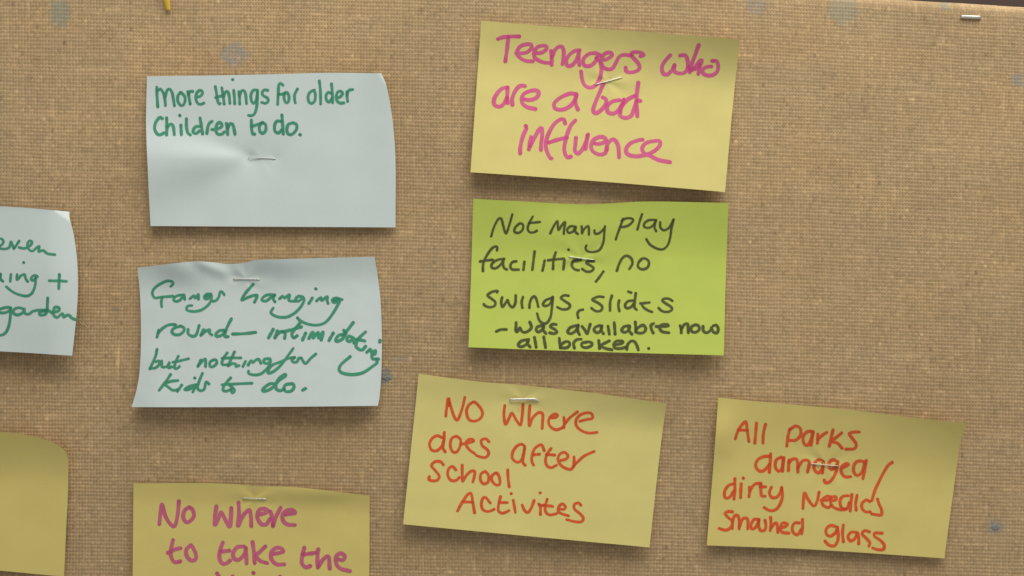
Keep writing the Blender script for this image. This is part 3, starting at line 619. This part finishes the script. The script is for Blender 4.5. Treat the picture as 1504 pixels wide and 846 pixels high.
# --- H: white, cut off at the left, "...even ...ning + garden"
H5, H6 = (0, 335), (0, 420)
locH = local((-262, 300), (103, 312), (-258, 512))
def hH(x, y):
    s, t = locH(x, y)
    h = 1.2 + 4.6 * np.clip(t, 0, 2) ** 1.5 + 5.0 * sstep(.55, 1.0, s) * (.6 + .4 * np.sin(math.pi * np.clip(t, 0, 1)))
    h = h - 2.2 * sstep(.90, 1.06, s)
    cr = (x - 84) * .55 - (y - 312) * .80
    h = h - .28 * np.clip(cr, 0, 14)
    return np.maximum(h, .1) + .12 * vnoise(x, y, 60, 45, 38)
wordsH = [
 ('cut off word ending "even"', 3.8, [(H5, '-20,120 25,130 40,165 10,205 -20,215|-10,238 60,245 110,225 130,160 160,240|165,240 200,190 225,150|225,228 290,238 360,200 375,160 345,150 322,190 335,245 380,270 430,230 462,215 455,275 505,262 560,300 645,312')]),
 ('cut off word ending "ning"', 4.0, [(H5, '5,540 10,600 35,625|-25,620 10,545|128,545 120,625|278,405|200,545 200,605 245,560 290,545 300,590 325,628|440,570 400,555 365,590 385,615 420,590|420,575 415,660 385,750 330,795 250,790 150,750 75,690')]),
 ('plus sign', 4.2, [(H5, '580,618 680,620 780,625|698,545 690,710')]),
 ('word "garden"', 4.3, [(H6, '-20,275 60,255 120,255 110,290 50,315 -20,310|125,260 120,370 100,480 60,555 0,580 -40,570|280,270 220,255 165,275 160,320 210,340 270,310 285,270 290,320 340,330 380,300 440,285 540,285|560,140 555,280|540,290 470,305 470,340 530,335 560,290 610,315|630,310 690,290 690,255 650,250 630,280 630,340 670,370 720,330 740,330 750,365 800,340 850,380 890,395')]),
]
nH, hfH = sticky_note('white sticky note with green word garden, cut off by the left side of the photo',
    WHITE, I_GREEN, [(-262, 297), (-100, 300), (0, 303), (60, 307), (102, 311)], [(-258, 508), (-100, 513), (0, 516), (106, 522.5)],
    [(-262, 297), (-262, 400), (-258, 508)], [(102, 311), (102.5, 321), (108, 343), (113, 379), (114.5, 423), (112, 467), (106, 522.5)], hH, wordsH)

# --- I: yellow, blank part in the lower left
locI = local((-270, 628), (100, 650), (-275, 832))
def hI(x, y):
    s, t = locI(x, y)
    h = 1.0 + 4.5 * up((.30 - t) / .30, .14) ** 1.5 + 3.5 * up(t - .3) ** 1.3 + 1.4 * np.clip(s, 0, 2) ** 3
    return np.maximum(h, .1) + .15 * vnoise(x, y, 70, 60, 39)
nI, hfI = sticky_note('yellow sticky note with no writing in view, at the lower left below the garden note',
    YEL2, I_RED, [(-270, 624), (-100, 628), (0, 634), (45, 640), (80, 651), (97, 664)], [(-275, 815), (-120, 825), (0, 838), (94, 847)],
    [(-270, 624), (-273, 720), (-275, 815)], [(97, 664), (100, 678), (99.5, 730), (96.5, 790), (94, 847)], hI, [])

# ------------------------------------------------------------------ staples
def tube(path, wr, hr, n=10):
    """wire of flattened section swept along path (metres); legs run into the board (+y)"""
    P = np.array(path); V = []; Q = []
    T = np.gradient(P, axis=0); T /= np.linalg.norm(T, axis=1)[:, None]
    a = math.atan2(P[-1, 2] - P[0, 2], P[-1, 0] - P[0, 0])
    side = np.array([-math.sin(a), 0, math.cos(a)])
    for p, t in zip(P, T):
        nrm = np.cross(t, side); nrm /= np.linalg.norm(nrm)
        for k in range(n):
            th = 2 * math.pi * k / n
            c, s = math.cos(th), math.sin(th)
            c = math.copysign(abs(c) ** .6, c); s = math.copysign(abs(s) ** .6, s)
            V.append(p + side * wr * c + nrm * hr * s)
    m = len(P)
    for i in range(m - 1):
        for k in range(n):
            Q.append((i * n + k, i * n + (k + 1) % n, (i + 1) * n + (k + 1) % n, (i + 1) * n + k))
    for b in (0, (m - 1) * n):
        for k in range(1, n - 2, 2):
            Q.append((b, b + k, b + k + 1, b + k + 2))
    return V, Q

def staple(label, a, b, lift, wr=.00045, hr=.0003, tilt=0.0, kink=None, bow=0.0):
    """crown from a to b (board units), lift in mm above the board"""
    a = np.array(a, float); b = np.array(b, float)
    pts = []
    la, lb = lift - tilt / 2, lift + tilt / 2
    if kink is None: r = 1.6
    else: r = 1.6
    d = (b - a) / np.hypot(*(b - a))
    def P(q, h): return pos(np.array([q[0]]), np.array([q[1]]), np.array([h * .001]))[0]
    pts.append(P(a, -4)); pts.append(P(a, -1)); pts.append(P(a, la - .55)); pts.append(P(a + d * .35, la - .2)); pts.append(P(a + d * 1.6, la))
    for t in np.linspace(.12, .88, 7): pts.append(P(a + (b - a) * t, la + (lb - la) * t + bow * math.sin(math.pi * t)))
    if kink is None:
        pts.append(P(b - d * 1.6, lb)); pts.append(P(b - d * .35, lb - .2)); pts.append(P(b, lb - .55)); pts.append(P(b, -1)); pts.append(P(b, -4))
    else:
        k = np.array(kink, float)
        pts.append(P(b - d * 1.2, lb)); pts.append(P(b + (k - b) * .12, lb - .08)); pts.append(P(b + (k - b) * .5, lb - .55)); pts.append(P(k, lb - 1.5)); pts.append(P(k, -4))
    V, Q = tube(pts, wr, hr)
    c = np.array(pts).mean(0)
    o = bpy.data.objects.new('staple', None)
    V = np.array(V) - c
    o = mesh_np('staple', V, Q, M_STEEL, None, True); o.location = c
    tag(o, label, 'staple', 'wire staples holding the notes')
    return o
def hh(f, p): return float(f(np.array([float(p[0])]), np.array([float(p[1])]))[0]) * 1000
def on(f, a, b): return max(hh(f, a), hh(f, ((a[0] + b[0]) / 2, (a[1] + b[1]) / 2)), hh(f, b)) + .32
def st(label, f, a, b, **kw): staple(label, a, b, (on(f, a, b) if f else 1.1) + kw.pop('up', 0), **kw)
st('silver staple in the middle of the white note about older children', hfA, (365, 231.5), (405, 233), wr=.00024, hr=.0002, up=-.1)
st('silver staple slanting through the writing of the highest yellow note', hfB, (873, 124.5), (914, 113.5), wr=.00024, up=-.15)
st('silver staple through the word facilities on the lime green note', hfC, (835, 377), (872, 381.5), wr=.00024, up=-.1)
st('silver staple near the wavy top edge of the white note about gangs', hfD, (343, 409.5), (382, 410.5), wr=.00026, up=-.1)
st('silver staple with bent right leg above the red word Where on a yellow note', hfE, (749, 587), (785, 586.2), wr=.00055, kink=(796, 591.5), up=.25)
st('silver staple through the word damaged on the rightmost yellow note', hfF, (1191, 681), (1232, 684.5), wr=.00020, hr=.0002, up=-.15)
st('silver staple at the top of the yellow note cut off by the bottom edge', hfG, (357, 731.5), (391, 733), wr=.00030, up=-.1)
st('silver staple alone in the hessian at the upper right, holding no note', None, (1412, 24.5), (1440, 25.5), wr=.00075, hr=.0004)

# ------------------------------------------------------------------ yellow strip and putty crumbs
def strip():
    ys = np.linspace(-34, 15.5, 24); V = []; Q = []
    cxs = 243.0 + (ys + 10) * .16; hw = np.interp(ys, [-34, 0, 10, 15.5], [4.6, 4.4, 3.9, 3.3])
    h = 1.5 + 1.0 * np.sin((ys + 34) / 49 * 3)
    for lay in (0, -.25):
        for c, w, y, k in zip(cxs, hw, ys, h):
            for s_ in (-1, -.33, .33, 1):
                V.append(pos(np.array([c + s_ * w]), np.array([y + s_ * .4]), np.array([(k + lay + .25 * (1 - s_ * s_)) * .001]))[0])
    n = 4 * len(ys)
    Q = [grid_quads(4, len(ys), 0, True), grid_quads(4, len(ys), n, False)]
    idx = np.arange(n).reshape(len(ys), 4); loop = np.r_[idx[0], idx[1:, -1], idx[-1, -2::-1], idx[-2:0:-1, 0]]; nx = np.roll(loop, -1)
    Q.append(np.stack([loop, nx, nx + n, loop + n], -1))
    root = np.mean(V, 0)
    o = mesh_np('paper_strip', np.array(V) - root, np.vstack(Q), M_STRIP, None, True); o.location = root
    tag(o, 'narrow bright yellow paper strip hanging into the top of the photo, left of centre', 'paper strip')
strip()

def putty(label, cx, cy, rx, ry, th, seed):
    r = np.random.default_rng(seed); V = []; Q = []
    n, m = 22, 6
    for j in range(m + 1):
        f = j / m
        for i in range(n):
            a = 2 * math.pi * i / n
            k = 1 + .16 * math.sin(2 * a + seed) + .10 * math.sin(5 * a + seed * 2) + .04 * r.standard_normal()
            rr_ = math.sin(f * math.pi / 2) * k
            hh_ = .25 + th * math.cos(f * math.pi / 2) ** .7 * (1 + .2 * r.standard_normal())
            V.append(((cx + rx * rr_ * math.cos(a) - CX) * S, -hh_ * .001, (CY - cy - ry * rr_ * math.sin(a)) * S))
    for j in range(m):
        for i in range(n): Q.append((j * n + i, (j + 1) * n + i, (j + 1) * n + (i + 1) % n, j * n + (i + 1) % n))
    c = np.mean(V, 0)
    o = mesh_np('putty_lump', np.array(V) - c, Q, M_PUTTY, None, True); o.location = c
    tag(o, label, 'adhesive putty')
putty('small grey smear of putty at the right edge of the gangs note', 569, 555, 6.5, 3.4, .30, 3)
putty('small grey smear of putty in the hessian at the lower right corner', 1462, 774, 6.5, 4, .28, 5)
